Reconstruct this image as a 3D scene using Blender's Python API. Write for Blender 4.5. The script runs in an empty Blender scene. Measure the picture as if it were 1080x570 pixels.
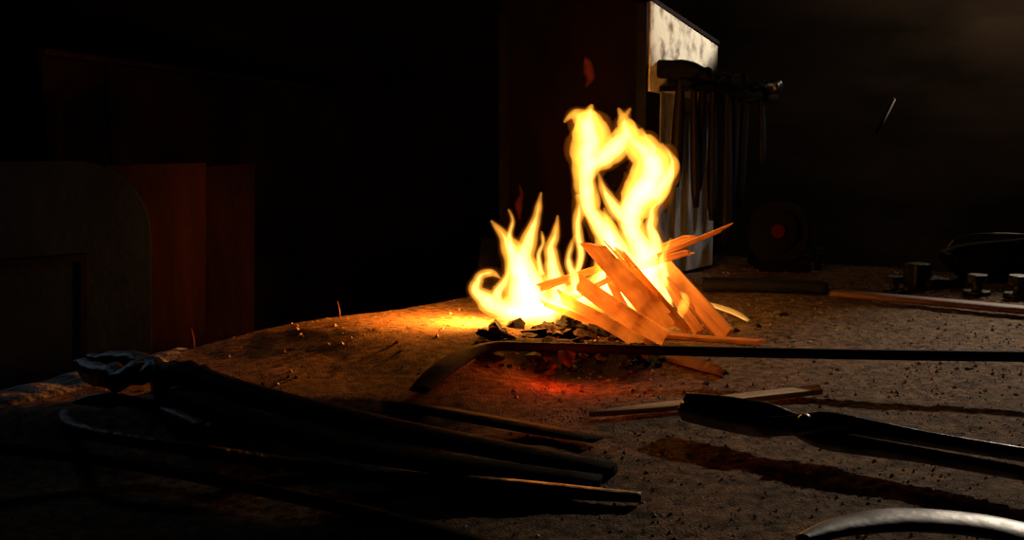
import bpy, bmesh, math, random
from mathutils import Vector, noise, Matrix
random.seed(7)
C = bpy.context.scene.collection
sc = bpy.context.scene
sc.view_settings.view_transform = 'Standard'
sc.view_settings.look = 'None'
V = Vector
# ---------------------------------------------------------------- camera
F = 1200.0; CZ = 1.27; TZ = 0.85
PIT = math.atan(175/1200)
cd = bpy.data.cameras.new('camera'); cam = bpy.data.objects.new('camera', cd); C.objects.link(cam)
cam.location = (0, 0, CZ); cam.rotation_euler = (math.pi/2-PIT, 0, 0)
cd.sensor_width = 36; cd.lens = 40; cd.clip_start = 0.01
sc.camera = cam
def ray(px, py):
    x = (px-540)/F; v = (285-py)/F
    return V((x, math.cos(PIT)+v*math.sin(PIT), -math.sin(PIT)+v*math.cos(PIT)))
def tp(px, py, z=TZ):
    d = ray(px, py); return V((0, 0, CZ)) + d*((z-CZ)/d.z)
def at(px, py, Y):
    d = ray(px, py); return V((0, 0, CZ)) + d*(Y/d.y)
def lerp(a, b, t): return a+(b-a)*t
def sstep(a, b, x):
    t = min(1, max(0, (x-a)/(b-a))); return t*t*(3-2*t)
# ---------------------------------------------------------------- materials
def mat(name, c1, c2=None, rough=0.7, metal=0.0, scale=8.0, bump=0.3, bscale=40, emis=None, estr=0.0, stretch=(1, 1, 1), detail=8, lo=0.35, hi=0.65, bdist=0.01, spec=.5, elo=.45, ehi=.75):
    m = bpy.data.materials.new(name); m.use_nodes = True
    nt = m.node_tree; N = nt.nodes; L = nt.links
    b = N['Principled BSDF']; b.inputs['Roughness'].default_value = rough; b.inputs['Metallic'].default_value = metal
    b.inputs['Specular IOR Level'].default_value = spec
    tc = N.new('ShaderNodeTexCoord'); mp = N.new('ShaderNodeMapping'); mp.inputs['Scale'].default_value = stretch
    L.new(tc.outputs['Object'], mp.inputs['Vector'])
    n1 = N.new('ShaderNodeTexNoise'); n1.inputs['Scale'].default_value = scale; n1.inputs['Detail'].default_value = detail
    L.new(mp.outputs[0], n1.inputs['Vector'])
    r = N.new('ShaderNodeValToRGB'); r.color_ramp.elements[0].position = lo; r.color_ramp.elements[1].position = hi
    r.color_ramp.elements[0].color = (*c1, 1); r.color_ramp.elements[1].color = (*(c2 or c1), 1)
    L.new(n1.outputs['Fac'], r.inputs['Fac']); L.new(r.outputs['Color'], b.inputs['Base Color'])
    if bump:
        n2 = N.new('ShaderNodeTexNoise'); n2.inputs['Scale'].default_value = bscale; n2.inputs['Detail'].default_value = 6
        L.new(mp.outputs[0], n2.inputs['Vector'])
        bp = N.new('ShaderNodeBump'); bp.inputs['Strength'].default_value = bump; bp.inputs['Distance'].default_value = bdist
        L.new(n2.outputs['Fac'], bp.inputs['Height']); L.new(bp.outputs[0], b.inputs['Normal'])
    if emis:
        n3 = N.new('ShaderNodeTexNoise'); n3.inputs['Scale'].default_value = 25; L.new(tc.outputs['Object'], n3.inputs['Vector'])
        mr = N.new('ShaderNodeMapRange'); mr.inputs['From Min'].default_value = elo; mr.inputs['From Max'].default_value = ehi
        mr.inputs['To Min'].default_value = 0; mr.inputs['To Max'].default_value = estr
        L.new(n3.outputs['Fac'], mr.inputs['Value']); L.new(mr.outputs[0], b.inputs['Emission Strength'])
        b.inputs['Emission Color'].default_value = (*emis, 1)
    return m
M = {}
M['sand'] = mat('hearth_sand', (.05, .030, .017), (.30, .19, .11), rough=.95, scale=70, bump=.9, bscale=330, bdist=.006, detail=14, lo=.32, hi=.68, spec=.15)
M['stone'] = mat('edge_stone', (.06, .06, .065), (.2, .2, .2), rough=.9, scale=30, bump=1., bscale=60, bdist=.02)
M['brick'] = mat('hearth_base', (.03, .02, .016), (.05, .035, .03), rough=.9, scale=6)
M['grit'] = mat('grit', (.04, .03, .022), (.46, .37, .27), rough=.6, scale=20, spec=.5)
M['iron'] = mat('black_iron', (.003, .0028, .0025), (.012, .011, .010), rough=.5, metal=.3, scale=30, bump=.8, bscale=50, bdist=.008)
M['tool'] = mat('forged_steel', (.02, .019, .018), (.14, .135, .13), rough=.30, metal=.85, scale=30, bump=.4, bscale=60, bdist=.004)
M['dark'] = mat('matt_black_iron', (.004, .0035, .003), (.010, .009, .008), rough=.7, scale=20, bump=.3, bscale=50, spec=.25)
M['soot'] = mat('sooty_iron', (.002, .0018, .0016), (.005, .0045, .004), rough=.8, scale=20, bump=.2, bscale=50, spec=.1)
M['black'] = mat('black_scale_iron', (.0010, .0009, .0008), (.003, .0026, .0023), rough=.8, scale=20, bump=.2, bscale=50, spec=.05)
M['steel'] = mat('worn_steel', (.05, .048, .046), (.26, .25, .24), rough=.42, metal=.85, scale=22, bump=.25, bscale=40, bdist=.004)
M['rust'] = mat('rusty_steel', (.002, .0008, .0006), (.014, .0035, .002), rough=.8, scale=7, bump=.6, bscale=30, stretch=(1, 1, .5), spec=.12, detail=12)
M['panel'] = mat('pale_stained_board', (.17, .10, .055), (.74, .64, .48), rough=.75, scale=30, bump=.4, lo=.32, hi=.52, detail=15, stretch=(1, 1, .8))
M['dimpanel'] = mat('shaded_stained_sheet', (.05, .047, .043), (.32, .31, .29), rough=.65, scale=16, bump=.3, stretch=(1.6, 1.6, .5), detail=12)  # pale hood side in a darker colour, carrying the shade below the hammers
M['wood'] = mat('split_wood', (.36, .12, .03), (.64, .29, .09), rough=.7, scale=70, bump=.5, bscale=120, emis=(1, .15, .008), estr=.2, stretch=(1, 1, .06), bdist=.005, elo=.3, ehi=.7)  # weak emission stands in for flame light shining through the splints
M['woodhot'] = mat('burning_wood', (.46, .15, .032), (.80, .38, .11), rough=.7, scale=70, bump=.5, bscale=120, emis=(1, .19, .012), estr=.95, stretch=(1, 1, .06), bdist=.005, elo=.25, ehi=.7)  # emission mixes burning glow with painted flame light on the faces
M['shaving'] = mat('pale_wood', (.85, .82, .74), (.95, .93, .88), rough=.7, scale=30, bump=.1)
M['oldwood'] = mat('old_wood', (.08, .028, .012), (.20, .075, .032), rough=.7, scale=10, bump=.5, bscale=25, stretch=(.2, 1, 1))
M['stick'] = mat('weathered_stick', (.50, .28, .12), (.85, .56, .28), rough=.75, scale=40, bump=.3, bscale=60, stretch=(1, 1, .1))
M['board'] = mat('brown_board', (.004, .0015, .0007), (.030, .010, .005), rough=.8, scale=7, bump=.5, bscale=30, stretch=(1, 1, .35), spec=.12, detail=12)
M['sheet'] = mat('brown_sheet', (.004, .002, .0011), (.020, .009, .0055), rough=.85, scale=5, bump=.4, bscale=20, spec=.1, detail=12)
M['bluesteel'] = mat('blue_grey_plate', (.002, .006, .012), (.006, .013, .023), rough=.65, scale=6, bump=.3, spec=.2, detail=12)
M['coal'] = mat('charcoal', (.003, .0025, .0022), (.010, .008, .007), rough=.8, scale=30, bump=.8, bscale=60, spec=.25)
M['ember'] = mat('ember', (.004, .003, .002), (.012, .006, .004), rough=.8, scale=30, bump=.8, bscale=60, emis=(1, .05, .004), estr=.10, spec=.2)
M['wall'] = mat('sooty_wall', (.005, .003, .002), (.014, .008, .006), rough=.9, scale=2.5, bump=.3, bscale=15, spec=.15)
M['floor'] = mat('dirt_floor', (.01, .009, .008), (.025, .02, .018), rough=.9, scale=5)
M['red'] = mat('red_paint', (.05, .002, .0015), (.08, .004, .0025), rough=.8, scale=10, spec=.1)
M['ash'] = mat('handle_wood', (.002, .0012, .0008), (.008, .0042, .0026), rough=.55, scale=10, bump=.2, stretch=(1, 1, .2), spec=.15)
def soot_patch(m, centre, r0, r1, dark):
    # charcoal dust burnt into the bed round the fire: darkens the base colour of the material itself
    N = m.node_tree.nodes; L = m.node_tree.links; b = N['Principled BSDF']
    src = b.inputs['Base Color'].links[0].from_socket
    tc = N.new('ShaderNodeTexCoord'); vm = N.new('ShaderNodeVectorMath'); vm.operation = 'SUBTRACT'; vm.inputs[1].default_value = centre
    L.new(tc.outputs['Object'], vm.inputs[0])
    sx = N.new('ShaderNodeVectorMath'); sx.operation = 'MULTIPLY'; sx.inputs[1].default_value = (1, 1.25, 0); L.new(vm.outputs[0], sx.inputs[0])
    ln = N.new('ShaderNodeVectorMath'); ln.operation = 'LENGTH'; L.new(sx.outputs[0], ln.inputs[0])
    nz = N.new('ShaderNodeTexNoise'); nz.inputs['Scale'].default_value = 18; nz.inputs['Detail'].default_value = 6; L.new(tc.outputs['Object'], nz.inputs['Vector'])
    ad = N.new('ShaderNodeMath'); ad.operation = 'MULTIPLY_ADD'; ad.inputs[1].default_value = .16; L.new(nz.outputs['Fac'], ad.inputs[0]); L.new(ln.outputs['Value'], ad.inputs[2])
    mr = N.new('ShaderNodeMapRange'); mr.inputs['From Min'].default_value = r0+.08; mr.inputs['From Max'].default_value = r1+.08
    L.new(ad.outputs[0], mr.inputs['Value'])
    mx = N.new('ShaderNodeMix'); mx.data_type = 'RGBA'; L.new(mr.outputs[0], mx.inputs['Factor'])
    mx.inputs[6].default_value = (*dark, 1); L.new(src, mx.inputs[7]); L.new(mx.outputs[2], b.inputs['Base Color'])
M['wallback'] = mat('sooty_plaster', (.012, .008, .0055), (.045, .030, .021), rough=.9, scale=2.2, bump=.6, bscale=6, spec=.2, detail=12, stretch=(.6, 1, 1.6))
def flame_mat(name, col, s):
    m = bpy.data.materials.new(name); m.use_nodes = True; N = m.node_tree.nodes; L = m.node_tree.links
    N.remove(N['Principled BSDF']); e = N.new('ShaderNodeEmission'); e.inputs['Color'].default_value = (*col, 1); e.inputs['Strength'].default_value = s
    L.new(e.outputs[0], N['Material Output'].inputs['Volume']); return m
M['flame'] = flame_mat('flame_glow', (1, .38, .036), 58)
M['core'] = flame_mat('flame_core', (1, .60, .14), 105)
M['fringe'] = flame_mat('flame_fringe', (1, .24, .016), 4)
M['wisp'] = flame_mat('flame_wisp', (1, .07, .01), 3)
# ---------------------------------------------------------------- object helpers
def obj(name, bm, m, parent=None, smooth=True, loc=None):
    me = bpy.data.meshes.new(name); bmesh.ops.recalc_face_normals(bm, faces=bm.faces[:])
    if loc is not None: bmesh.ops.translate(bm, verts=bm.verts[:], vec=-V(loc))
    bm.to_mesh(me); bm.free(); me.materials.append(M[m])
    if smooth:
        for p in me.polygons: p.use_smooth = True
    o = bpy.data.objects.new(name, me); C.objects.link(o)
    if loc is not None: o.location = loc
    if parent: o.parent = parent
    return o
def tag(o, label, cat, group=None, kind=None):
    o['label'] = label; o['category'] = cat
    if group: o['group'] = group
    if kind: o['kind'] = kind
    return o
def thing(name, label, cat, loc=(0, 0, 0), rot=(0, 0, 0), group=None):
    o = bpy.data.objects.new(name, None); C.objects.link(o); o.location = loc; o.rotation_euler = rot
    o.empty_display_size = .05
    return tag(o, label, cat, group)
def part(name, bm, m, root, **k):
    return obj(name, bm, m, root, **k)
def box(bm, c, s, rz=0, bev=0):
    r = bmesh.ops.create_cube(bm, size=1); vs = r['verts']
    bmesh.ops.scale(bm, verts=vs, vec=s)
    if bev:
        es = list({e for v in vs for e in v.link_edges})
        q = bmesh.ops.bevel(bm, geom=es, offset=bev, segments=2, affect='EDGES', profile=.5)
        vs = list({v for f in q['faces'] for v in f.verts} | {v for v in vs if v.is_valid})
    if rz: bmesh.ops.rotate(bm, verts=vs, cent=(0, 0, 0), matrix=Matrix.Rotation(rz, 3, 'Z'))
    bmesh.ops.translate(bm, verts=vs, vec=c)
def prism(bm, poly, z0, z1):
    a = [bm.verts.new((x, y, z0 if not callable(z0) else z0(i))) for i, (x, y) in enumerate(poly)]
    b = [bm.verts.new((x, y, z1 if not callable(z1) else z1(i))) for i, (x, y) in enumerate(poly)]
    n = len(poly)
    bm.faces.new(a); bm.faces.new(b)
    for i in range(n): bm.faces.new((a[i], a[(i+1) % n], b[(i+1) % n], b[i]))
def sweep(bm, pts, rw, rh=None, seg=10, ref=V((0, 0, 1)), pw=1.0):
    n = len(pts); rings = []
    if not isinstance(rw, (list, tuple)): rw = [rw]*n
    if rh is None: rh = rw
    if not isinstance(rh, (list, tuple)): rh = [rh]*n
    for i, p in enumerate(pts):
        T = (pts[min(i+1, n-1)]-pts[max(i-1, 0)]).normalized()
        S = T.cross(ref)
        S = S.normalized() if S.length > 1e-5 else V((1, 0, 0))
        U = S.cross(T).normalized(); ring = []
        for k in range(seg):
            a = 2*math.pi*k/seg; ca, sa = math.cos(a), math.sin(a)
            ca = math.copysign(abs(ca)**pw, ca); sa = math.copysign(abs(sa)**pw, sa)
            ring.append(bm.verts.new(p+S*rw[i]*ca+U*rh[i]*sa))
        rings.append(ring)
    for i in range(n-1):
        for k in range(seg):
            bm.faces.new((rings[i][k], rings[i][(k+1) % seg], rings[i+1][(k+1) % seg], rings[i+1][k]))
    bm.faces.new(rings[0]); bm.faces.new(rings[-1])
def crom(ps, n):
    ps = [tuple(p) for p in ps]; out = []
    for i in range(len(ps)-1):
        p0 = ps[max(i-1, 0)]; p1 = ps[i]; p2 = ps[i+1]; p3 = ps[min(i+2, len(ps)-1)]
        for k in range(n):
            t = k/n
            out.append(tuple(.5*((2*b)+(-a+c)*t+(2*a-5*b+4*c-d)*t*t+(-a+3*b-3*c+d)*t**3) for a, b, c, d in zip(p0, p1, p2, p3)))
    out.append(ps[-1]); return out
def lump(bm, c, r, seed, sub=2, amp=.35, flat=.75):
    q = bmesh.ops.create_icosphere(bm, subdivisions=sub, radius=1)
    for v in q['verts']:
        d = v.co.normalized(); s = 1+amp*noise.noise(d*1.6+V((seed*3.1, seed*1.7, seed)))+.25*noise.noise(d*4+V((seed, 0, 0)))
        v.co = V((d.x*s*r, d.y*s*r, d.z*s*r*flat))+V(c)
# ---------------------------------------------------------------- the setting
def struct(name, bm, m):
    o = obj(name, bm, m, smooth=False); o['kind'] = 'structure'; return o
bm = bmesh.new(); box(bm, (.3, 2.3, -.05), (6, 6.4, .1)); struct('floor', bm, 'floor')
bm = bmesh.new(); box(bm, (.3, 5.45, 1.5), (6, .1, 3)); struct('wall_back', bm, 'wallback')
bm = bmesh.new(); box(bm, (-2.65, 2.25, 1.5), (.1, 6.3, 3)); struct('wall_left', bm, 'wall')
bm = bmesh.new(); box(bm, (3.25, 2.25, 1.5), (.1, 6.3, 3)); struct('wall_right', bm, 'wall')
bm = bmesh.new(); box(bm, (.3, 2.3, 3.05), (6, 6.4, .1)); struct('ceiling', bm, 'wall')
# ---------------------------------------------------------------- hearth
MC = tp(390, 365); PC = tp(620, 388)
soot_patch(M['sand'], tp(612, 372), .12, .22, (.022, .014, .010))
E0 = tp(-40, 436); E1 = tp(430, 422)          # crest line of the sand bank; the bed drops on the camera side of it
ed = V((E1.x-E0.x, E1.y-E0.y)).normalized(); en = V((ed.y, -ed.x))
if en.y > 0: en = -en
def hz(x, y):
    z = TZ
    d = ((x-MC.x)/.24)**2+((y-MC.y)/.22)**2; z += .034*math.exp(-d)
    d = ((x-PC.x)/.16)**2+((y-PC.y)/.15)**2; z -= .022*math.exp(-d)
    d = ((x-PC.x+.02)/.14)**2+((y-PC.y-.12)/.06)**2; z += .026*math.exp(-d)
    q = V((x-E0.x, y-E0.y)).dot(en)+.02*noise.noise(V((x*9, y*9, 2)))
    z -= .060*sstep(-.01, .14, q)*(1-sstep(-.30, .06, x))
    z += .0036*noise.noise(V((x*5, y*5, 1)))+.0015*noise.noise(V((x*19, y*19, 4)))
    rough = .45+.55*sstep(-.05, .25, x)
    z += .0012*rough*noise.noise(V((x*70, y*70, 9)))+.0016*rough*noise.noise(V((x*150, y*150, 3)))
    return z
Lp = [(-1.47, .75), (-.084, 2.49), (-.10, 3.6)]
def Ledge(t):
    if t < .72: u = t/.72; return V((lerp(Lp[0][0], Lp[1][0], u), lerp(Lp[0][1], Lp[1][1], u)))
    u = (t-.72)/.28; return V((lerp(Lp[1][0], Lp[2][0], u), lerp(Lp[1][1], Lp[2][1], u)))
def Redge(t): return V((1.7, lerp(.75, 2.45, t)))
hearth = thing('forge_hearth', 'broad forge hearth bedded with brown sand and grit under the burning fire', 'hearth')
bm = bmesh.new(); NS, NT = 380, 270; g = []
for j in range(NT+1):
    t = j/NT; a = Ledge(t); b = Redge(t); row = []
    for i in range(NS+1):
        p = a.lerp(b, i/NS); row.append(bm.verts.new((p.x, p.y, hz(p.x, p.y))))
    g.append(row)
for j in range(NT):
    for i in range(NS): bm.faces.new((g[j][i], g[j][i+1], g[j+1][i+1], g[j+1][i]))
bord = [g[0][i] for i in range(NS+1)]+[g[j][NS] for j in range(1, NT+1)]+[g[NT][i] for i in range(NS-1, -1, -1)]+[g[j][0] for j in range(NT-1, 0, -1)]
low = [bm.verts.new((v.co.x, v.co.y, TZ-.11)) for v in bord]
for i in range(len(bord)):
    k = (i+1) % len(bord); bm.faces.new((bord[i], bord[k], low[k], low[i]))
bm.faces.new(low)
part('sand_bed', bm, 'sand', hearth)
bm = bmesh.new(); prism(bm, [(-1.40, .80), (-.06, 2.48), (-.07, 3.52), (1.65, 2.42), (1.65, .80)], 0, TZ-.11)
part('base', bm, 'brick', hearth, smooth=False)
a = tp(-90, 440); b = tp(192, 370); bm = bmesh.new(); d = (b-a); n = V((d.y, -d.x, 0)).normalized()
pts = [a.lerp(b, i/40) for i in range(41)]
for p in pts: p.z = TZ-.006; p += n*.02
sweep(bm, pts, [.045+.014*noise.noise(p*16) for i, p in enumerate(pts)], [.012+.008*noise.noise(p*24) for p in pts], seg=16, pw=.7)
part('stone_edging', bm, 'stone', hearth)
# grit: one object of countless crumbs
vs, fs = [], []
for i in range(34000):
    t = random.random(); s = random.random()
    p = Ledge(t).lerp(Redge(t), s)
    if p.x < .0 and random.random() < .75: continue
    if p.y > 2.95: continue
    r = random.choice((.0006, .0007, .0007, .0008, .0008, .001, .001, .001, .0012, .0012, .0015, .0015, .0015, .002, .0036 if p.y > 1.6 else .0022)); z = hz(p.x, p.y)+r*.2
    n0 = len(vs); u = lambda: r*random.uniform(.6, 1.5)
    a0 = random.random()*6.28; ca, sa = math.cos(a0), math.sin(a0)
    for dx, dy, dz in ((u(), 0, 0), (-u(), 0, 0), (0, u(), 0), (0, -u(), 0), (.2*r, .2*r, u()*.9), (0, 0, -r)):
        vs.append((p.x+dx*ca-dy*sa, p.y+dx*sa+dy*ca, z+dz))
    for a, b, c_ in ((0, 2, 4), (2, 1, 4), (1, 3, 4), (3, 0, 4), (2, 0, 5), (1, 2, 5), (3, 1, 5), (0, 3, 5)): fs.append((n0+a, n0+b, n0+c_))
me = bpy.data.meshes.new('grit'); me.from_pydata(vs, [], fs); me.materials.append(M['grit'])
go = bpy.data.objects.new('grit', me); C.objects.link(go)
tag(go, 'loose dark grit and clinker crumbs scattered over the hearth', 'grit', kind='stuff')
# ---------------------------------------------------------------- hood box with rack
A = V((.31, 2.65)); dr = V((math.sin(math.radians(38)), math.cos(math.radians(38)))); nr = V((dr.y, -dr.x)); lf = -nr
Wd, Dp = .43, .335
c = [A, A+lf*Wd, A+lf*Wd+dr*Dp, A+dr*Dp]
zt = [1.505, 1.52, 1.43, 1.417]; zb = TZ-.02
hood = thing('forge_hood', 'tall rust brown steel hood box behind the flames with pale right side', 'hood', (A.x, A.y, TZ))
def hp(name, bm, m, **k):
    bmesh.ops.translate(bm, verts=bm.verts[:], vec=(-A.x, -A.y, -TZ)); return obj(name, bm, m, hood, **k)
bm = bmesh.new(); prism(bm, [(p.x, p.y) for p in c], zb, lambda i: zt[i]); hp('body', bm, 'rust', smooth=False)
def side(u0, u1, za, zb_, m, name):
    bm = bmesh.new(); p0 = A+dr*u0; p1 = A+dr*u1; th = .004
    prism(bm, [(p0.x, p0.y), (p0.x+nr.x*th, p0.y+nr.y*th), (p1.x+nr.x*th, p1.y+nr.y*th), (p1.x, p1.y)], lambda i: (za[0], za[0], za[1], za[1])[i], lambda i: (zb_[0], zb_[0], zb_[1], zb_[1])[i]); hp(name, bm, m, smooth=False)
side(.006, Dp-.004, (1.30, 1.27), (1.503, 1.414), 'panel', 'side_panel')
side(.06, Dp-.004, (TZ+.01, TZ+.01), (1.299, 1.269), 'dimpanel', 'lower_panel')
bm = bmesh.new(); q0 = A-dr*.004+nr*.006; q1 = A+dr*(Dp+.002)+nr*.006; q2 = A+dr*(Dp+.002)+lf*(Wd+.006); q3 = A-dr*.004+lf*(Wd+.006)
a = [bm.verts.new((q.x, q.y, z)) for q, z in zip((q0, q1, q2, q3), (1.507, 1.417, 1.431, 1.522))]
b = [bm.verts.new((v.co.x, v.co.y, v.co.z+.009)) for v in a]
bm.faces.new(a); bm.faces.new(b)
for i in range(4): bm.faces.new((a[i], a[(i+1) % 4], b[(i+1) % 4], b[i]))
hp('top_cap', bm, 'rust', smooth=False)
for s in (0, 1):
    p = c[s]; sg = 1 if s == 0 else -1; bm = bmesh.new()
    box(bm, (p.x+lf.x*.012*sg-dr.x*.003, p.y+lf.y*.012*sg-dr.y*.003, (TZ+1.5)/2), (.026, .006, 1.5-TZ), rz=math.atan2(lf.y, lf.x))
    hp('corner_strip', bm, 'dark', smooth=False)
# rack
R0 = V((.375, 2.64, 1.322)); R1 = V((.655, 2.92, 1.283)); rd = (R1-R0).normalized(); rn = V((rd.y, -rd.x, 0)).normalized()
rack = thing('hammer_rack', 'black iron double rail rack bolted to the pale side of the hood', 'rack', R0)
def rp(name, bm, m, **k):
    bmesh.ops.translate(bm, verts=bm.verts[:], vec=-R0); return obj(name, bm, m, rack, **k)
for s in (-1, 1):
    bm = bmesh.new(); sweep(bm, [R0.lerp(R1, i/6)+rn*s*.019 for i in range(7)], .006, .011, seg=8, pw=.5); rp('rail', bm, 'soot')
for u in (.06, .70):
    p = R0.lerp(R1, u); dist = (V((p.x, p.y))-A).dot(nr)
    bm = bmesh.new(); e = p+V((nr.x, nr.y, 0))*.03; s_ = p-V((nr.x, nr.y, 0))*(dist+.0)
    e.z -= .014; s_.z = e.z
    sweep(bm, [s_, e], .007, .006, seg=8, pw=.5); rp('bracket', bm, 'soot')
hl = [
 (.05, .27, .060, .022, 'cross', 'blackened cross peen hammer hanging nearest the fire on the hood rack', 1.0, .04),
 (.17, .31, .046, .015, 'ball', 'slim dark hammer, second from the fire on the rack', .75, -.05),
 (.27, .27, .042, .016, 'cross', 'short dark hammer, third from the fire on the rack', .85, .03),
 (.37, .34, .046, .017, 'cross', 'dark hammer with long handle, fourth from the fire on the rack', .85, -.02),
 (.52, .395, .05, .017, 'ball', 'hammer with the longest handle, reaching nearly down to the hearth', 1.0, -.02),
 (.63, .30, .042, .015, 'cross', 'dark hammer just beyond the one with the longest handle', .75, .03),
 (.74, .31, .044, .016, 'cross', 'hammer with upright narrow head, second from the far rack end', .85, .06),
 (.90, .20, .052, .017, 'ball', 'hammer with pale shiny round face on the far end of the rack', .7, -.04)]
for u, L_, hh, hr, kind, lab, fat, tl in hl:
    p = R0.lerp(R1, u)+V((0, 0, .009+hr*.9))
    t = thing('hammer', lab, 'hammer', p, (0, tl, math.atan2(rn.y, rn.x)), 'hammers hanging on the hood rack')
    bm = bmesh.new()
    n = 9; zs = [.016-(L_+.016)*i/n for i in range(n+1)]
    w = [.011, .012, .0135, .0155, .0175, .019, .0195, .0195, .018, .012]
    sweep(bm, [V((0, 0, z)) for z in zs], [q*.75*fat for q in w], [q*.8*fat for q in w], seg=12, ref=V((0, 1, 0))); obj('handle', bm, 'ash', t)
    bm = bmesh.new()
    if kind == 'cross':
        xs = [-hh, -hh*.85, -hh*.35, 0, hh*.35, hh*.6, hh*.95, hh]; rw = [hr*.95, hr, hr*.95, hr*1.05, hr*.85, hr*.9, hr*.8, hr*.7]; rh = [hr*.95, hr, hr*.95, hr*1.05, hr*.9, hr*.7, hr*.25, hr*.12]; pw = .45
    else:
        xs = [-hh, -hh*.9, -hh*.5, -hh*.35, 0, hh*.35, hh*.5, hh*.65, hh*.85, hh]; rw = [hr*.9, hr, hr, hr*.7, hr*1.0, hr*.65, hr*.8, hr*.9, hr*.7, hr*.2]; rh = rw; pw = 1
        xs = [-x for x in xs]
    sweep(bm, [V((x, 0, 0)) for x in xs], rw, rh, seg=16, pw=pw); obj('head', bm, 'tool' if u > .8 else 'soot', t)
# ---------------------------------------------------------------- fire
FY = 2.16
fire = thing('fire', 'bright yellow flames leaping from the kindling pile on the hearth', 'fire', tp(600, 345))
FO = fire.location.copy()
def tongue(bm, pts, dy=0, dep=.95, k=1.0, sd=0., add=.6, cut=1.0):
    cps = crom(pts, 9); n = len(cps); P = []; R = []
    for i, (x, y, r) in enumerate(cps):
        wob = 3.5*noise.noise(V((i*.12, sd, 0)))*min(1, r/6)
        p = at(x+wob, y, FY+dy+.02*noise.noise(V((i*.1, sd, 7))))
        P.append(p-FO); R.append((max(r*k*(1+.20*noise.noise(V((i*.16, sd, 3)))), .2)+add)*FY/F)
    if cut < 1:
        n = max(5, int(n*cut)); P = P[:n]; R = [r*(1-(i/n)**3) + .0006 for i, r in enumerate(R[:n])]
    sweep(bm, P, R, [r*dep*(1+.3*noise.noise(V((i*.12, sd, 9))))+.001 for i, r in enumerate(R)], seg=20, ref=V((0, 1, 0)), pw=1.6)
def flame(name, tongues, m='flame', vox=.0013, sm=4, k=1.0, add=.7, cut=1.0):
    bm = bmesh.new()
    for j, t in enumerate(tongues): tongue(bm, t[0], *t[1:], k=k, sd=j*7.3+len(tongues[0][0]), add=add, cut=cut)
    o = obj(name, bm, m, fire)
    md = o.modifiers.new('remesh', 'REMESH'); md.mode = 'VOXEL'; md.voxel_size = vox; md.use_smooth_shade = True
    md = o.modifiers.new('smooth', 'SMOOTH'); md.factor = .5; md.iterations = sm
    return o
LEFT = [
 ([(585, 328, 14), (545, 329, 16), (520, 322, 13), (506, 310, 8.5), (502, 298, 6), (509, 290, 4.5), (519, 288, 3.5), (527, 293, 1)], -.05),
 ([(560, 335, 20), (550, 310, 19), (547, 285, 15), (541, 262, 10), (530, 246, 5), (518, 233, .6)], -.03),
 ([(568, 332, 20), (560, 300, 18), (553, 275, 13), (556, 252, 9), (564, 232, 5), (569, 216, 3), (571, 203, .6)], 0),
 ([(546, 290, 8), (540, 268, 5), (537, 248, 3.5), (541, 232, 2), (536, 221, .6)], .01),
 ([(592, 325, 16), (588, 300, 12), (582, 280, 9), (581, 262, 7), (587, 245, 4), (588, 227, .6)], .03),
 ([(610, 310, 9), (604, 292, 6), (600, 278, 4.5), (602, 262, 3), (607, 248, .6)], -.02),
 ([(572, 290, 4), (568, 270, 3), (573, 256, 2.2), (571, 244, .6)], .02),
 ([(530, 330, 10), (524, 312, 7), (533, 296, 5), (538, 280, 3), (535, 264, .6)], -.05)]
MAIN = [
 ([(535, 329, 5), (560, 328, 10), (585, 323, 15), (615, 314, 19), (650, 306, 24), (685, 306, 20), (708, 314, 5)], .03, 1.0),
 ([(660, 318, 26), (657, 290, 25), (648, 262, 19), (634, 240, 13), (624, 222, 10), (619, 203, 12), (618, 184, 14), (620, 164, 19), (624, 147, 21), (620, 134, 18), (612, 125, 11), (604, 121, 5), (595, 129, .8)], .02),
 ([(618, 150, 11), (620, 132, 12), (622, 121, 8), (625, 110, .8)], .02),
 ([(622, 176, 8), (634, 168, 12), (645, 160, 14), (655, 149, 14), (661, 138, 11), (658, 126, 6), (652, 114, .8)], .01),
 ([(604, 300, 3), (612, 270, 5), (609, 245, 5), (611, 224, 6), (615, 205, 7)], .0),
 ([(674, 318, 26), (680, 292, 24), (678, 265, 17), (668, 246, 13), (664, 230, 15), (670, 214, 18), (681, 199, 23), (689, 184, 23), (687, 170, 21), (678, 158, 17), (668, 148, 13), (660, 138, 10), (658, 126, 5), (665, 114, .8)], -.0),
 ([(672, 238, 8), (654, 226, 9), (643, 212, 7), (636, 198, 4), (631, 182, .6)], .0),
 ([(690, 208, 11), (702, 192, 9), (710, 177, 6), (707, 163, 3), (697, 151, .6)], -.0),
 ([(684, 176, 8), (688, 160, 6), (683, 147, 3), (676, 135, .6)], -.0),
 ([(690, 308, 14), (692, 280, 12), (691, 258, 9), (686, 238, 7), (689, 222, 5), (699, 208, 3.5), (708, 192, .6)], .01),
 ([(702, 325, 8), (700, 300, 8), (697, 280, 6), (700, 268, 3), (708, 251, .6)], -.02),
 ([(640, 300, 18), (641, 272, 13), (645, 252, 9), (642, 236, 5), (637, 219, .6)], .0)]
flame('flame_cluster', LEFT)
flame('main_flame', MAIN)
flame('flame_core', LEFT+MAIN, m='core', k=.70, vox=.0014, add=0, cut=.88)
flame('flame_fringe', LEFT+MAIN, m='fringe', k=1.18, vox=.0022, add=2.2, sm=6)
flame('small_flame', [([(714, 337, 4), (721, 326, 6), (723, 316, 4), (718, 308, .6)], -.08)])
flame('flame_wisp', [([(618, 92, 1), (623, 80, 5), (620, 70, 5), (617, 60, .5)], .02)], 'wisp')
flame('flame_wisp', [([(548, 232, 1), (547, 218, 4), (550, 205, 2), (547, 194, .5)], .02)], 'wisp')
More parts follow.
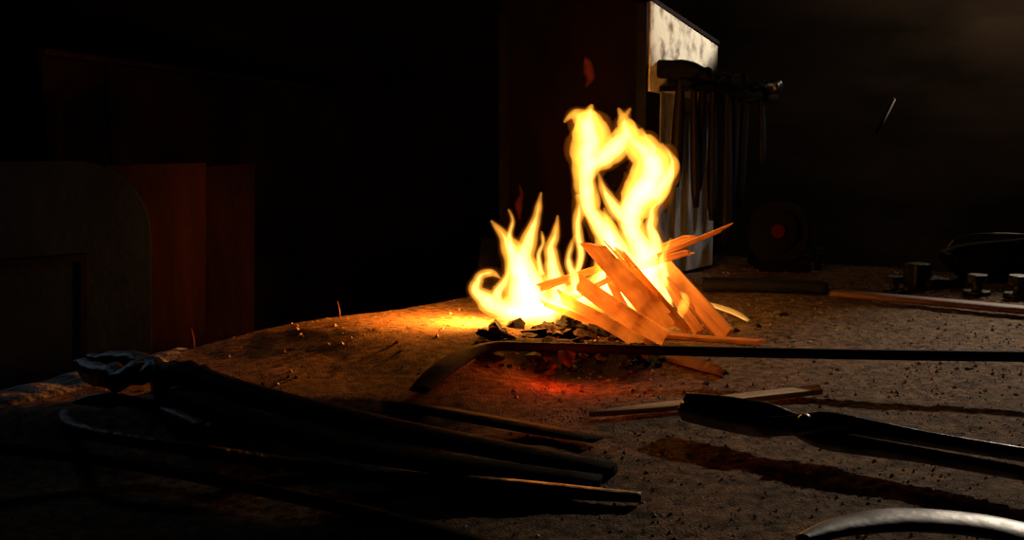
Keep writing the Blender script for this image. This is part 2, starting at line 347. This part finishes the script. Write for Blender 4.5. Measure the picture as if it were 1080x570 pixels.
def lamp(name, kind, loc, e, col, r=.03):
    l = bpy.data.lights.new(name, kind); l.energy = e; l.color = col; l.shadow_soft_size = r
    o = bpy.data.objects.new(name, l); C.objects.link(o); o.location = loc; return o
def aim(o, tgt): o.rotation_euler = (V(tgt)-o.location).to_track_quat('-Z', 'Y').to_euler()
FC = (1, .26, .025)
lamp('fire_light_high', 'POINT', at(690, 190, FY), .5, (1, .42, .10), .02)
lamp('fire_light_mid', 'POINT', at(655, 285, FY-.02), .5, FC, .02)
s = lamp('fire_light_left', 'SPOT', at(516, 308, FY-.06), 30, FC, .015); s.data.spot_size = math.radians(150); s.data.spot_blend = .7; aim(s, (-.45, 2.12, .70))
lamp('fire_light_back', 'POINT', at(525, 300, FY-.02), 3.0, FC, .015)
lamp('fire_light_low', 'POINT', at(590, 322, FY-.12), 1.2, (1, .24, .03), .015)
lamp('ember_light', 'POINT', tp(590, 372, TZ+.042), .5, (1, .06, .006), .01)
# ---------------------------------------------------------------- kindling
def splint(label, a, b, wpx, m='wood', th=.004, tilt=0., name='kindling_stick', jag=1.0, group='split kindling of the fire'):
    w = wpx*FY/F/2; bm = bmesh.new(); n = 10; ax = (b-a); L_ = ax.length; T = ax.normalized()
    vw = V((0, 1, 0)); S = T.cross(vw).normalized(); U = S.cross(T).normalized()
    S, U = S*math.cos(tilt)+U*math.sin(tilt), U*math.cos(tilt)-S*math.sin(tilt)
    sd = random.random()*40; bowv = random.uniform(-.003, .003); rows = []
    for i in range(n+1):
        t = i/n; row = []
        for k, (u, v) in enumerate([(-1, -1), (-.3, -1.1), (.4, -.9), (1, -1), (1, 1), (.35, 1.1), (-.4, .9), (-1, 1)]):
            tt = t
            if i == n: tt += jag*(.14*noise.noise(V((u*2, sd, 1)))+.05*u*math.copysign(1, math.sin(sd)))
            if i == 0: tt += jag*.05*noise.noise(V((u*2, sd, 5)))
            ww = w*(1-.3*(t if jag > 0 else 0))*(1+.14*noise.noise(V((t*3, sd, u))))
            if group is None: ww = w*min(1, .25+t*3)
            row.append(bm.verts.new(V((S*(u*ww))+U*(v*th*(1+.25*noise.noise(V((t*2, u, sd)))))+T*(tt*L_)+U*bowv*math.sin(math.pi*t))))
        rows.append(row)
    for i in range(n):
        for k in range(8): bm.faces.new((rows[i][k], rows[i][(k+1) % 8], rows[i+1][(k+1) % 8], rows[i+1][k]))
    bm.faces.new(rows[0]); bm.faces.new(rows[-1])
    q = T.to_track_quat('Z', 'Y'); bmesh.ops.rotate(bm, verts=bm.verts[:], cent=(0, 0, 0), matrix=q.to_matrix().inverted())
    o = obj(name, bm, m, smooth=False); o.location = a; o.rotation_mode = 'QUATERNION'; o.rotation_quaternion = q
    return tag(o, label, 'firewood', group)
def gp(px, py, dz=.006):
    p = tp(px, py)
    for _ in range(4): p = tp(px, py, hz(p.x, p.y)+dz)
    return p
splint('widest orange splint leaning up left across the middle of the fire', gp(706, 347), at(627, 260, 2.12), 26, 'woodhot', .0035)
splint('broad glowing splint just below the widest one, aimed at the left flames', gp(700, 361), at(610, 298, 2.08), 22, 'woodhot', .0035, .15)
splint('short broad splint lowest at the front of the pile', gp(676, 362), at(590, 312, 2.06), 14, 'woodhot', .0035, -.1)
splint('thin splint at the left foot of the pile above the charcoal', gp(640, 346), at(572, 320, 2.05), 7, 'woodhot', .003)
splint('reddish brown splint leaning on the right flank of the pile', gp(768, 356), at(698, 272, 2.2), 18, 'wood', .004, .3)
splint('dark splint standing inside the right flank of the pile', gp(738, 352), at(694, 284, 2.17), 11, 'wood', .004, .2)
splint('long thin stick jutting furthest right and upward out of the flames', at(640, 292, 2.2), at(767, 240, 2.10), 6, 'wood', .003)
splint('shorter stick jutting right just under the flames of the right column', at(640, 284, 2.23), at(729, 250, 2.15), 11, 'wood', .004)
splint('stubby stick end poking right below the two jutting sticks', at(655, 288, 2.18), at(726, 266, 2.12), 8, 'wood', .004)
splint('stick lying slantwise through the left flames', at(568, 304, 2.12), at(655, 276, 2.16), 9, 'woodhot', .003)
splint('second slanting stick in the left flames, lower one', gp(572, 330), at(640, 296, 2.1), 7, 'woodhot', .003)
splint('flat splint lying on the grit pointing right from the pile foot', gp(700, 353), gp(806, 361), 7, 'wood', .003, 1.2)
splint('glowing red splint end in front of the poker', gp(704, 376), gp(762, 393), 12, 'oldwood', .005, .6)
splint('small splint propped steeply under the widest one', gp(672, 352), at(640, 290, 2.13), 11, 'woodhot', .003)
splint('narrow splint between the widest splint and right flank', gp(726, 350), at(655, 266, 2.15), 9, 'wood', .003)
splint('thin splint crossing low over the front of the pile', gp(690, 364), at(600, 322, 2.05), 5, 'wood', .003)
splint('thin dark splint leaning outside the right flank', gp(752, 352), at(702, 290, 2.14), 5, 'wood', .003)
splint('thin splint along the upper edge of the widest splint', gp(716, 346), at(640, 256, 2.15), 5, 'wood', .003)
bm = bmesh.new(); pts = [tp(*q) for q in [(730, 317, TZ+.010), (745, 320, TZ+.014), (762, 325, TZ+.014), (777, 331, TZ+.010), (790, 339, TZ+.006)]]
sweep(bm, [V(p) for p in crom(pts, 4)], [.003+.009*math.sin(math.pi*(i+.7)/18) for i in range(17)], .0016, seg=8, ref=V((0, -.25, 1)))
tag(obj('wood_shaving', bm, 'shaving'), 'pale curled wood shaving on the grit right of the fire', 'shaving')
# coals
spots = []
for i in range(70):
    spots.append((random.uniform(508, 660), random.gauss(353, 5), random.choice((4, 5, 6, 8, 10, 13))))
for i in range(80):
    a_ = random.random()*6.28; q = random.random()**.6
    spots.append((605+122*q*math.cos(a_), 378+14*q*math.sin(a_), random.choice((2.5, 3, 4, 5, 6, 8, 11))))
for x, y in [(775, 350), (800, 345), (826, 333), (790, 372), (745, 405)]: spots.append((x, y, 5))
for k, (x, y, r) in enumerate(spots):
    p = gp(x, y, 0); rr = r*p.y/F; bm = bmesh.new(); lump(bm, (0, 0, 0), rr, k+1, sub=1 if k % 4 else 2, amp=1.1, flat=.55)
    o = obj('charcoal_lump', bm, 'ember' if 540 < x < 720 and y < 402 and k % 3 == 0 else 'coal', smooth=False); o.location = p+V((0, 0, rr*.15)); o.rotation_euler = (random.uniform(-.6, .6), random.uniform(-.6, .6), random.uniform(0, 6))
    tag(o, 'small black charcoal lump lying around the foot of the fire', 'charcoal', 'charcoal lumps around the fire')
# ---------------------------------------------------------------- tools on the hearth
def rod(name, label, cat, px, r, m, z=TZ+.02, rh=None, n=8, seg=10, pw=1., widths=None):
    pts = [tp(x, y, z if len(q) < 1 else q[0]) for (x, y, *q) in px]
    P = [V(p) for p in crom(pts, n)]; bm = bmesh.new(); L0 = P[0].copy()
    if widths:
        ww = [w[0] for w in crom([(w,) for w in widths[0]], n)]; hh = [w[0] for w in crom([(w,) for w in widths[1]], n)]
    else: ww, hh = r, rh
    sweep(bm, P, ww, hh, seg=seg, pw=pw)
    return tag(obj(name, bm, m, loc=L0), label, cat)
def onbed(px, r): return [(x, y, gp(x, y, r).z) for x, y in px]
rod('poker', 'long black iron poker with flattened bent tip lying across before the fire', 'poker',
    [(1130, 377, TZ+.06), (900, 374, TZ+.05), (700, 370, TZ+.036), (560, 366, TZ+.028), (520, 366, TZ+.026), (492, 374, TZ+.024), (465, 391, TZ+.020), (442, 412, TZ+.010)], .008, 'soot',
    widths=([.0075, .0075, .0075, .0085, .014, .020, .022, .016], [.0080, .0080, .0080, .0080, .008, .008, .007, .004]))
splint('flat weathered wooden stick with pointed left end on the grit', gp(622, 437, .008), gp(866, 411, .010), 11, 'stick', .004, 1.48, name='wooden_stick', jag=.2, group=None)
a = gp(404, 424, .012); b = gp(630, 464, .008); bm = bmesh.new(); sweep(bm, [(b-a)*(i/6) for i in range(7)], .014, [.005, .005, .005, .005, .005, .004, .002], seg=8, pw=.4)
o = obj('flat_bar', bm, 'black'); o.location = a; tag(o, 'flat black iron bar lying slantwise in front of the sand mound', 'bar')
def tongs(name, label, hinge, end, L_, jl, w, r, roll, z, open_=.02, jw=1.5, ze=None, m='iron', straight=False, pw=.6, knob=0):
    h = tp(hinge[0], hinge[1], z); e = tp(end[0], end[1], ze or z); d = e-h
    t = thing(name, label, 'tongs', h, (roll, math.atan2(-d.z, V((d.x, d.y)).length), math.atan2(d.y, d.x)))
    for s in (-1, 1):
        zo = s*r*.75
        if straight: ks = [(L_, s*w, 0), (L_*.6, s*w*.92, 0), (L_*.3, s*w*.85, 0), (.09, s*w*.8, zo*.4), (.03, s*.009, zo), (0, 0, zo), (-.03, -s*.010, zo), (-jl*.35, -s*open_*1.1, zo*.3), (-jl*.7, -s*open_, 0), (-jl, -s*open_*.8, 0)]
        else: ks = [(L_, s*w*.5, 0), (L_*.6, s*w*1.05, 0), (L_*.3, s*w, 0), (.09, s*.018, zo*.4), (.03, s*.008, zo), (0, 0, zo), (-.03, -s*.012, zo), (-jl*.35, -s*open_*1.25, zo*.4), (-jl*.7, -s*open_, 0), (-jl, -s*open_*.35, 0)]
        wr = [.7*r, .75*r, .85*r, r, 1.4*r, 1.7*r, 1.4*r, 1.0*r*jw/1.2, .9*r*jw/1.2, .7*r*jw/1.2]; hr = [.7*r, .75*r, .85*r, r, .9*r, .72*r, .9*r, 1.1*r*jw, 1.1*r*jw, 1.05*r*jw]
        if not straight:
            wr = [.6*r, .8*r, .9*r, 1.0*r, 1.1*r, 1.2*r, 1.0*r, .85*r, .8*r, .4*r]; hr = [.35*r, .5*r, .6*r, .7*r, .7*r, .55*r, .6*r, .8*r, .75*r, .4*r]
            ks = [(x, y-.035*math.sin(math.pi*x/L_) if x > 0 else y, zz) for x, y, zz in ks]
        P = [V(p) for p in crom(ks, 5)]
        A1 = [q[0] for q in crom([(q,) for q in wr], 5)]; A2 = [q[0] for q in crom([(q,) for q in hr], 5)]
        if knob:   # hand forged, uneven jaws
            for i, p in enumerate(P):
                if p.x < .06: A1[i] *= 1+knob*noise.noise(V((i*.8, s*3, 1))); A2[i] *= 1+knob*noise.noise(V((i*.7, s*5, 2))); P[i] = p+V((0, .008*noise.noise(V((i*.5, s, 4))), .010*noise.noise(V((i*.5, s, 5)))))
        cut = 25
        if straight:
            bm = bmesh.new(); sweep(bm, P, A1, A2, seg=16, pw=pw); obj('tong_arm', bm, m, t)
        else:
            bm = bmesh.new(); sweep(bm, P[:cut+1], A1[:cut+1], A2[:cut+1], seg=16, pw=pw); obj('tong_arm', bm, 'black', t)
            bm = bmesh.new(); sweep(bm, P[cut:], A1[cut:], A2[cut:], seg=16, pw=pw); obj('jaw', bm, m, t)
    q = 1.0 if straight else .55
    bm = bmesh.new(); sweep(bm, [V((0, 0, z_)) for z_ in (-r*2.2*q, -r*1.9*q, r*1.6*q, r*2.1*q, r*2.5*q)], [.5*r, .9*r, 1.0*r, .9*r, .4*r], seg=14, ref=V((0, 1, 0))); obj('rivet', bm, 'steel' if m == 'tool' else 'dark', t)
    return t
tongs('forge_tongs', 'black riveted forge tongs at right with jaws pointing at the fire', (851, 451), (1080, 490), .52, .165, .0140, .0084, .65, TZ+.032, .0105, 1.45, m='tool', straight=True, pw=.4)
tongs('forge_tongs', 'heavy open jawed tongs at left with jaws by the pale edge stones', (180, 402), (606, 496), .70, .19, .034, .019, .12, TZ+.026, .026, 1.1, ze=TZ+.006, m='iron', pw=.4, knob=.35)
rod('fire_hook', 'long black fire hook with its left end curled into a wide loop', 'hook', onbed([(215, 452), (160, 430), (108, 420), (72, 434), (84, 454), (200, 474), (330, 492), (450, 505), (560, 516), (676, 525)], .008), .0085, 'iron', pw=.6, widths=([.0095]*9+[.007], [.0080]*9+[.005]))
rod('iron_rod', 'straight black iron rod nearest the front left corner of view', 'rod', onbed([(-60, 466), (150, 492), (380, 540), (560, 590)], .006), .013, 'black', rh=.007)
rod('bent_steel_bar', 'bright curved steel bar in the bottom right foreground', 'bar', [(846, 570), (885, 557), (945, 549), (1010, 552), (1065, 561), (1130, 580)], .009, 'steel', z=TZ+.024, widths=([.008, .018, .026, .027, .027, .027], [.005, .006, .007, .007, .007, .007]))
for x, y, h, lab in [(359, 337, 19, 'thin glowing splinter standing upright in the sand at the mound crest'), (205, 367, 20, 'thin orange splinter standing upright beside the left tongs')]:
    p = gp(x, y, 0); bm = bmesh.new(); q = at(x-3, y-h, p.y); sweep(bm, [V((0, 0, -.01)), (q-p)*.5+V((.001, 0, 0)), q-p], [.0014, .0012, .0006], seg=6, ref=V((0, 1, 0)))
    o = obj('splinter', bm, 'oldwood'); o.location = p; tag(o, lab, 'splinter')
# ---------------------------------------------------------------- back of hearth, right
rod('plank', 'long reddish brown narrow plank along the back right of the hearth', 'plank', [(878, 309), (980, 318), (1120, 331)], .024, 'oldwood', z=TZ+.014, rh=.006, seg=8, pw=.3)
rod('steel_rail', 'low black steel bar lying behind the fire beside the hood', 'bar', [(742, 300), (800, 301), (872, 303)], .03, 'dark', z=TZ+.016, rh=.014, seg=8, pw=.3)
def cylinder(bm, c, ax, r, h, seg=24, prof=None, pw=1.):
    ax = ax.normalized(); ref = V((0, 0, 1)) if abs(ax.z) < .9 else V((0, 1, 0))
    pr = prof or [(-.5, .9), (-.46, 1), (.46, 1), (.5, .9)]
    sweep(bm, [V(c)+ax*h*a for a, _ in pr], [r*q for _, q in pr], seg=seg, ref=ref, pw=pw)
gpnt = V((.70, 2.93, hz(.70, 2.93)))
gr = thing('bench_grinder', 'dark bench grinder with a dull red hub behind the hammers', 'grinder', gpnt)
ax = V((-.25, -1, .05))
bm = bmesh.new(); cylinder(bm, (0, .03, .105), ax, .056, .16, prof=[(-.5, .6), (-.42, .95), (-.3, 1), (.3, 1), (.42, .95), (.5, .6)], pw=.8); obj('motor_housing', bm, 'soot', gr)
bm = bmesh.new(); cylinder(bm, (-.03, -.085, .100), ax, .077, .03, pw=.85); obj('wheel_guard', bm, 'soot', gr)
bm = bmesh.new(); cylinder(bm, (-.036, -.108, .106), ax, .05, .02); obj('grinding_wheel', bm, 'soot', gr)
bm = bmesh.new(); cylinder(bm, (-.039, -.122, .107), ax, .017, .014); obj('hub', bm, 'red', gr)
bm = bmesh.new(); box(bm, (-.01, -.01, .02), (.13, .17, .045), bev=.01); box(bm, (-.0, .02, .05), (.05, .08, .05)); obj('base', bm, 'soot', gr)
bm = bmesh.new(); box(bm, (.075, -.09, .055), (.03, .04, .012), bev=.003); box(bm, (.075, -.075, .028), (.014, .014, .05)); obj('tool_rest', bm, 'soot', gr)
def bolt(px, py, lab, s=1.0):
    p = gp(px, py, 0); t = thing('bolt', lab, 'bolt', p, group='hexagonal headed bolts at the back of the hearth')
    bm = bmesh.new(); cylinder(bm, (0, 0, .018*s), V((0, 0, 1)), .009*s, .036*s, seg=12); obj('shank', bm, 'iron', t)
    bm = bmesh.new(); cylinder(bm, (0, 0, .030*s), V((0, 0, 1)), .019*s, .016*s, seg=6); obj('nut', bm, 'iron', t, smooth=False)
    bm = bmesh.new(); cylinder(bm, (0, 0, .004*s), V((0, 0, 1)), .024*s, .007*s, seg=20); obj('washer', bm, 'iron', t)
bolt(943, 309, 'upright bolt with hexagonal nut left of the small steel block')
bolt(1030, 311, 'upright bolt with hexagonal nut before the dark scuttle', 1.2)
bolt(1074, 314, 'upright bolt with hexagonal nut at the right end behind the plank', 1.3)
p = gp(967, 303, 0); bm = bmesh.new(); box(bm, (0, 0, .028), (.05, .045, .056), rz=.4, bev=.006); box(bm, (.035, -.01, .012), (.05, .06, .024), rz=.2, bev=.005)
o = obj('steel_block', bm, 'iron', smooth=False); o.location = p; tag(o, 'small stepped steel block on the back right of the hearth', 'block')
p = V((1.19, 2.72, hz(1.19, 2.72)))
sct = thing('coal_scuttle', 'dark low scuttle with thin wire handle at the right back edge', 'scuttle', p)
bm = bmesh.new()
rows = []
for (w, d, z, sh) in [(.10, .06, 0, 0), (.135, .075, .03, 0), (.155, .085, .07, .0), (.15, .085, .085, .0), (.13, .07, .08, 0), (.10, .05, .02, 0)]:
    rows.append([bm.verts.new((w*math.copysign(abs(math.cos(a))**.7, math.cos(a)), d*math.copysign(abs(math.sin(a))**.7, math.sin(a)), z+(.02*math.cos(a) if z > .06 else 0))) for a in [2*math.pi*k/28 for k in range(28)]])
for i in range(len(rows)-1):
    for k in range(28): bm.faces.new((rows[i][k], rows[i][(k+1) % 28], rows[i+1][(k+1) % 28], rows[i+1][k]))
bm.faces.new(rows[0]); bm.faces.new(rows[-1]); obj('body', bm, 'soot', sct)
bm = bmesh.new(); sweep(bm, [V(q) for q in crom([(-.15, -.02, .07), (-.13, -.03, .105), (-.05, -.04, .116), (.05, -.04, .110), (.13, -.02, .085), (.15, 0, .06)], 6)], .0024, seg=8); obj('wire_handle', bm, 'tool', sct)
# ---------------------------------------------------------------- background left
def plate(name, label, cat, Y, poly, m, th=.02, rz=0):
    pts = [at(x, y, Y) for x, y in poly]
    bm = bmesh.new(); a = [bm.verts.new(p) for p in pts]; b = [bm.verts.new(p+V((0, th, 0))) for p in pts]; n = len(pts)
    bm.faces.new(a); bm.faces.new(b)
    for i in range(n): bm.faces.new((a[i], a[(i+1) % n], b[(i+1) % n], b[i]))
    L0 = V((sum(p.x for p in pts)/n, Y, 0))
    o = obj(name, bm, m, smooth=False, loc=L0); return tag(o, label, cat)
def floor_py(Y): return 285-F*math.tan(math.atan2(0-CZ, Y)+PIT)
f1 = floor_py(2.6)
arc = [(78+80*math.sin(t)*1.0, 250-80*math.cos(t)) for t in [math.pi/2*k/10 for k in range(11)]]
t = thing('steel_guard', 'dark blue grey steel plate with rounded top corner at far left', 'guard', (at(40, 300, 2.6).x, 2.6, 0))
def pl(poly, Y, th, nm, m):
    o = plate(nm, 'x', 'x', Y, poly, m, th); del o['label']; del o['category']; l = o.location.copy(); o.parent = t; o.location = l-t.location; return o
pl([(-140, f1), (-140, 172)]+arc+[(160, f1)], 2.6, .012, 'plate', 'bluesteel')
pl([(-140, 287), (92, 268), (92, 276), (-140, 297)], 2.585, .015, 'ledge', 'soot')
pl([(85, 272), (92, 272), (92, f1), (85, f1)], 2.588, .012, 'upright', 'soot')
f2 = floor_py(2.85)
plate('board', 'brown wooden board standing on end behind the steel guard', 'board', 2.85, [(112, f2), (112, 174), (214, 172), (214, f2)], 'board', .03)
plate('board', 'narrow darker board standing on end right of the brown one', 'board', 2.9, [(218, floor_py(2.9)), (218, 176), (266, 172), (266, floor_py(2.9))], 'rust', .03)
# partition
P0 = V((-1.42, 3.55)); P1 = V((-.72, 4.9)); z0, z1 = 1.415, 1.31
par = thing('partition', 'tall dark brown sheet partition with a capping rail behind the boards', 'partition', (P0.x, P0.y, 0))
def pp(bm): bmesh.ops.translate(bm, verts=bm.verts[:], vec=(-P0.x, -P0.y, 0)); return bm
d = (P1-P0).normalized(); nn = V((d.y, -d.x))
def seg_prism(u0, u1, o0, o1, za, zb_):
    a = P0.lerp(P1, u0); b = P0.lerp(P1, u1); bm = bmesh.new()
    q = [a+nn*o0, b+nn*o0, b+nn*o1, a+nn*o1]; prism(bm, [(v.x, v.y) for v in q], za, lambda i: (zb_(u0), zb_(u1), zb_(u1), zb_(u0))[i]); return pp(bm)
top = lambda u: lerp(z0, z1, u)
obj('panel', seg_prism(-.02, .14, -.02, 0, 0, top), 'sheet', par, smooth=False)
obj('panel', seg_prism(.15, 1, -.02, 0, 0, top), 'sheet', par, smooth=False)
a = P0.lerp(P1, -.02); b = P0.lerp(P1, 1); bm = bmesh.new()
sweep(bm, [V((a.x, a.y, top(-.02)+.012)), V((b.x, b.y, top(1)+.012))], .02, .010, seg=8, pw=.4); obj('rail', pp(bm), 'board', par, smooth=False)
# background right: a thin bright wire slanting against the back wall
a = at(944, 105, 5.385); b = at(929, 135, 5.385); bm = bmesh.new()
sweep(bm, [V((0, .02, .004)), V((0, 0, 0)), (b-a)*.5, b-a], .004, seg=8, ref=V((0, 1, 0)))
o = obj('wall_wire', bm, 'shaving'); o.location = a; tag(o, 'thin pale slanting wire fixed to the dark back wall at upper right', 'wire')
# ---------------------------------------------------------------- lights
s = lamp('work_lamp', 'SPOT', (1.62, 2.7, 1.80), 90, (1, .92, .78), .02); s.data.spot_size = math.radians(16); s.data.spot_blend = .5; aim(s, (.42, 2.80, 1.485))
s = lamp('panel_fill', 'SPOT', (1.62, 2.7, 1.80), 18, (1, .97, .92), .06); s.data.spot_size = math.radians(18); s.data.spot_blend = .8; aim(s, (.46, 2.83, 1.04))  # added fill spot out of view, whitens the lower side panel
s = lamp('back_lamp', 'SPOT', (1.62, 3.2, 1.78), 95, (1, .86, .68), .02); s.data.spot_size = math.radians(48); s.data.spot_blend = .9; aim(s, (.95, 1.6, .87))
s = lamp('far_lamp', 'POINT', (2.25, 4.85, 1.98), 9.0, (1, .74, .48), .08)
s = lamp('cool_jaw_spot', 'SPOT', (-1.7, 2.9, 2.1), 10, (.60, .78, 1), .2); s.data.spot_size = math.radians(20); s.data.spot_blend = .9; aim(s, (-.70, 1.76, .86))  # added cool spot out of view, gives the left tong jaws a rim
s = lamp('cool_fill', 'SPOT', (-1.5, 1.2, 2.4), 7, (.45, .70, 1), .25); s.data.spot_size = math.radians(30); s.data.spot_blend = .9; aim(s, (-1.15, 2.6, .95))
w = bpy.data.worlds.new('world'); sc.world = w; w.use_nodes = True
w.node_tree.nodes['Background'].inputs[0].default_value = (.5, .42, .4, 1); w.node_tree.nodes['Background'].inputs[1].default_value = .001
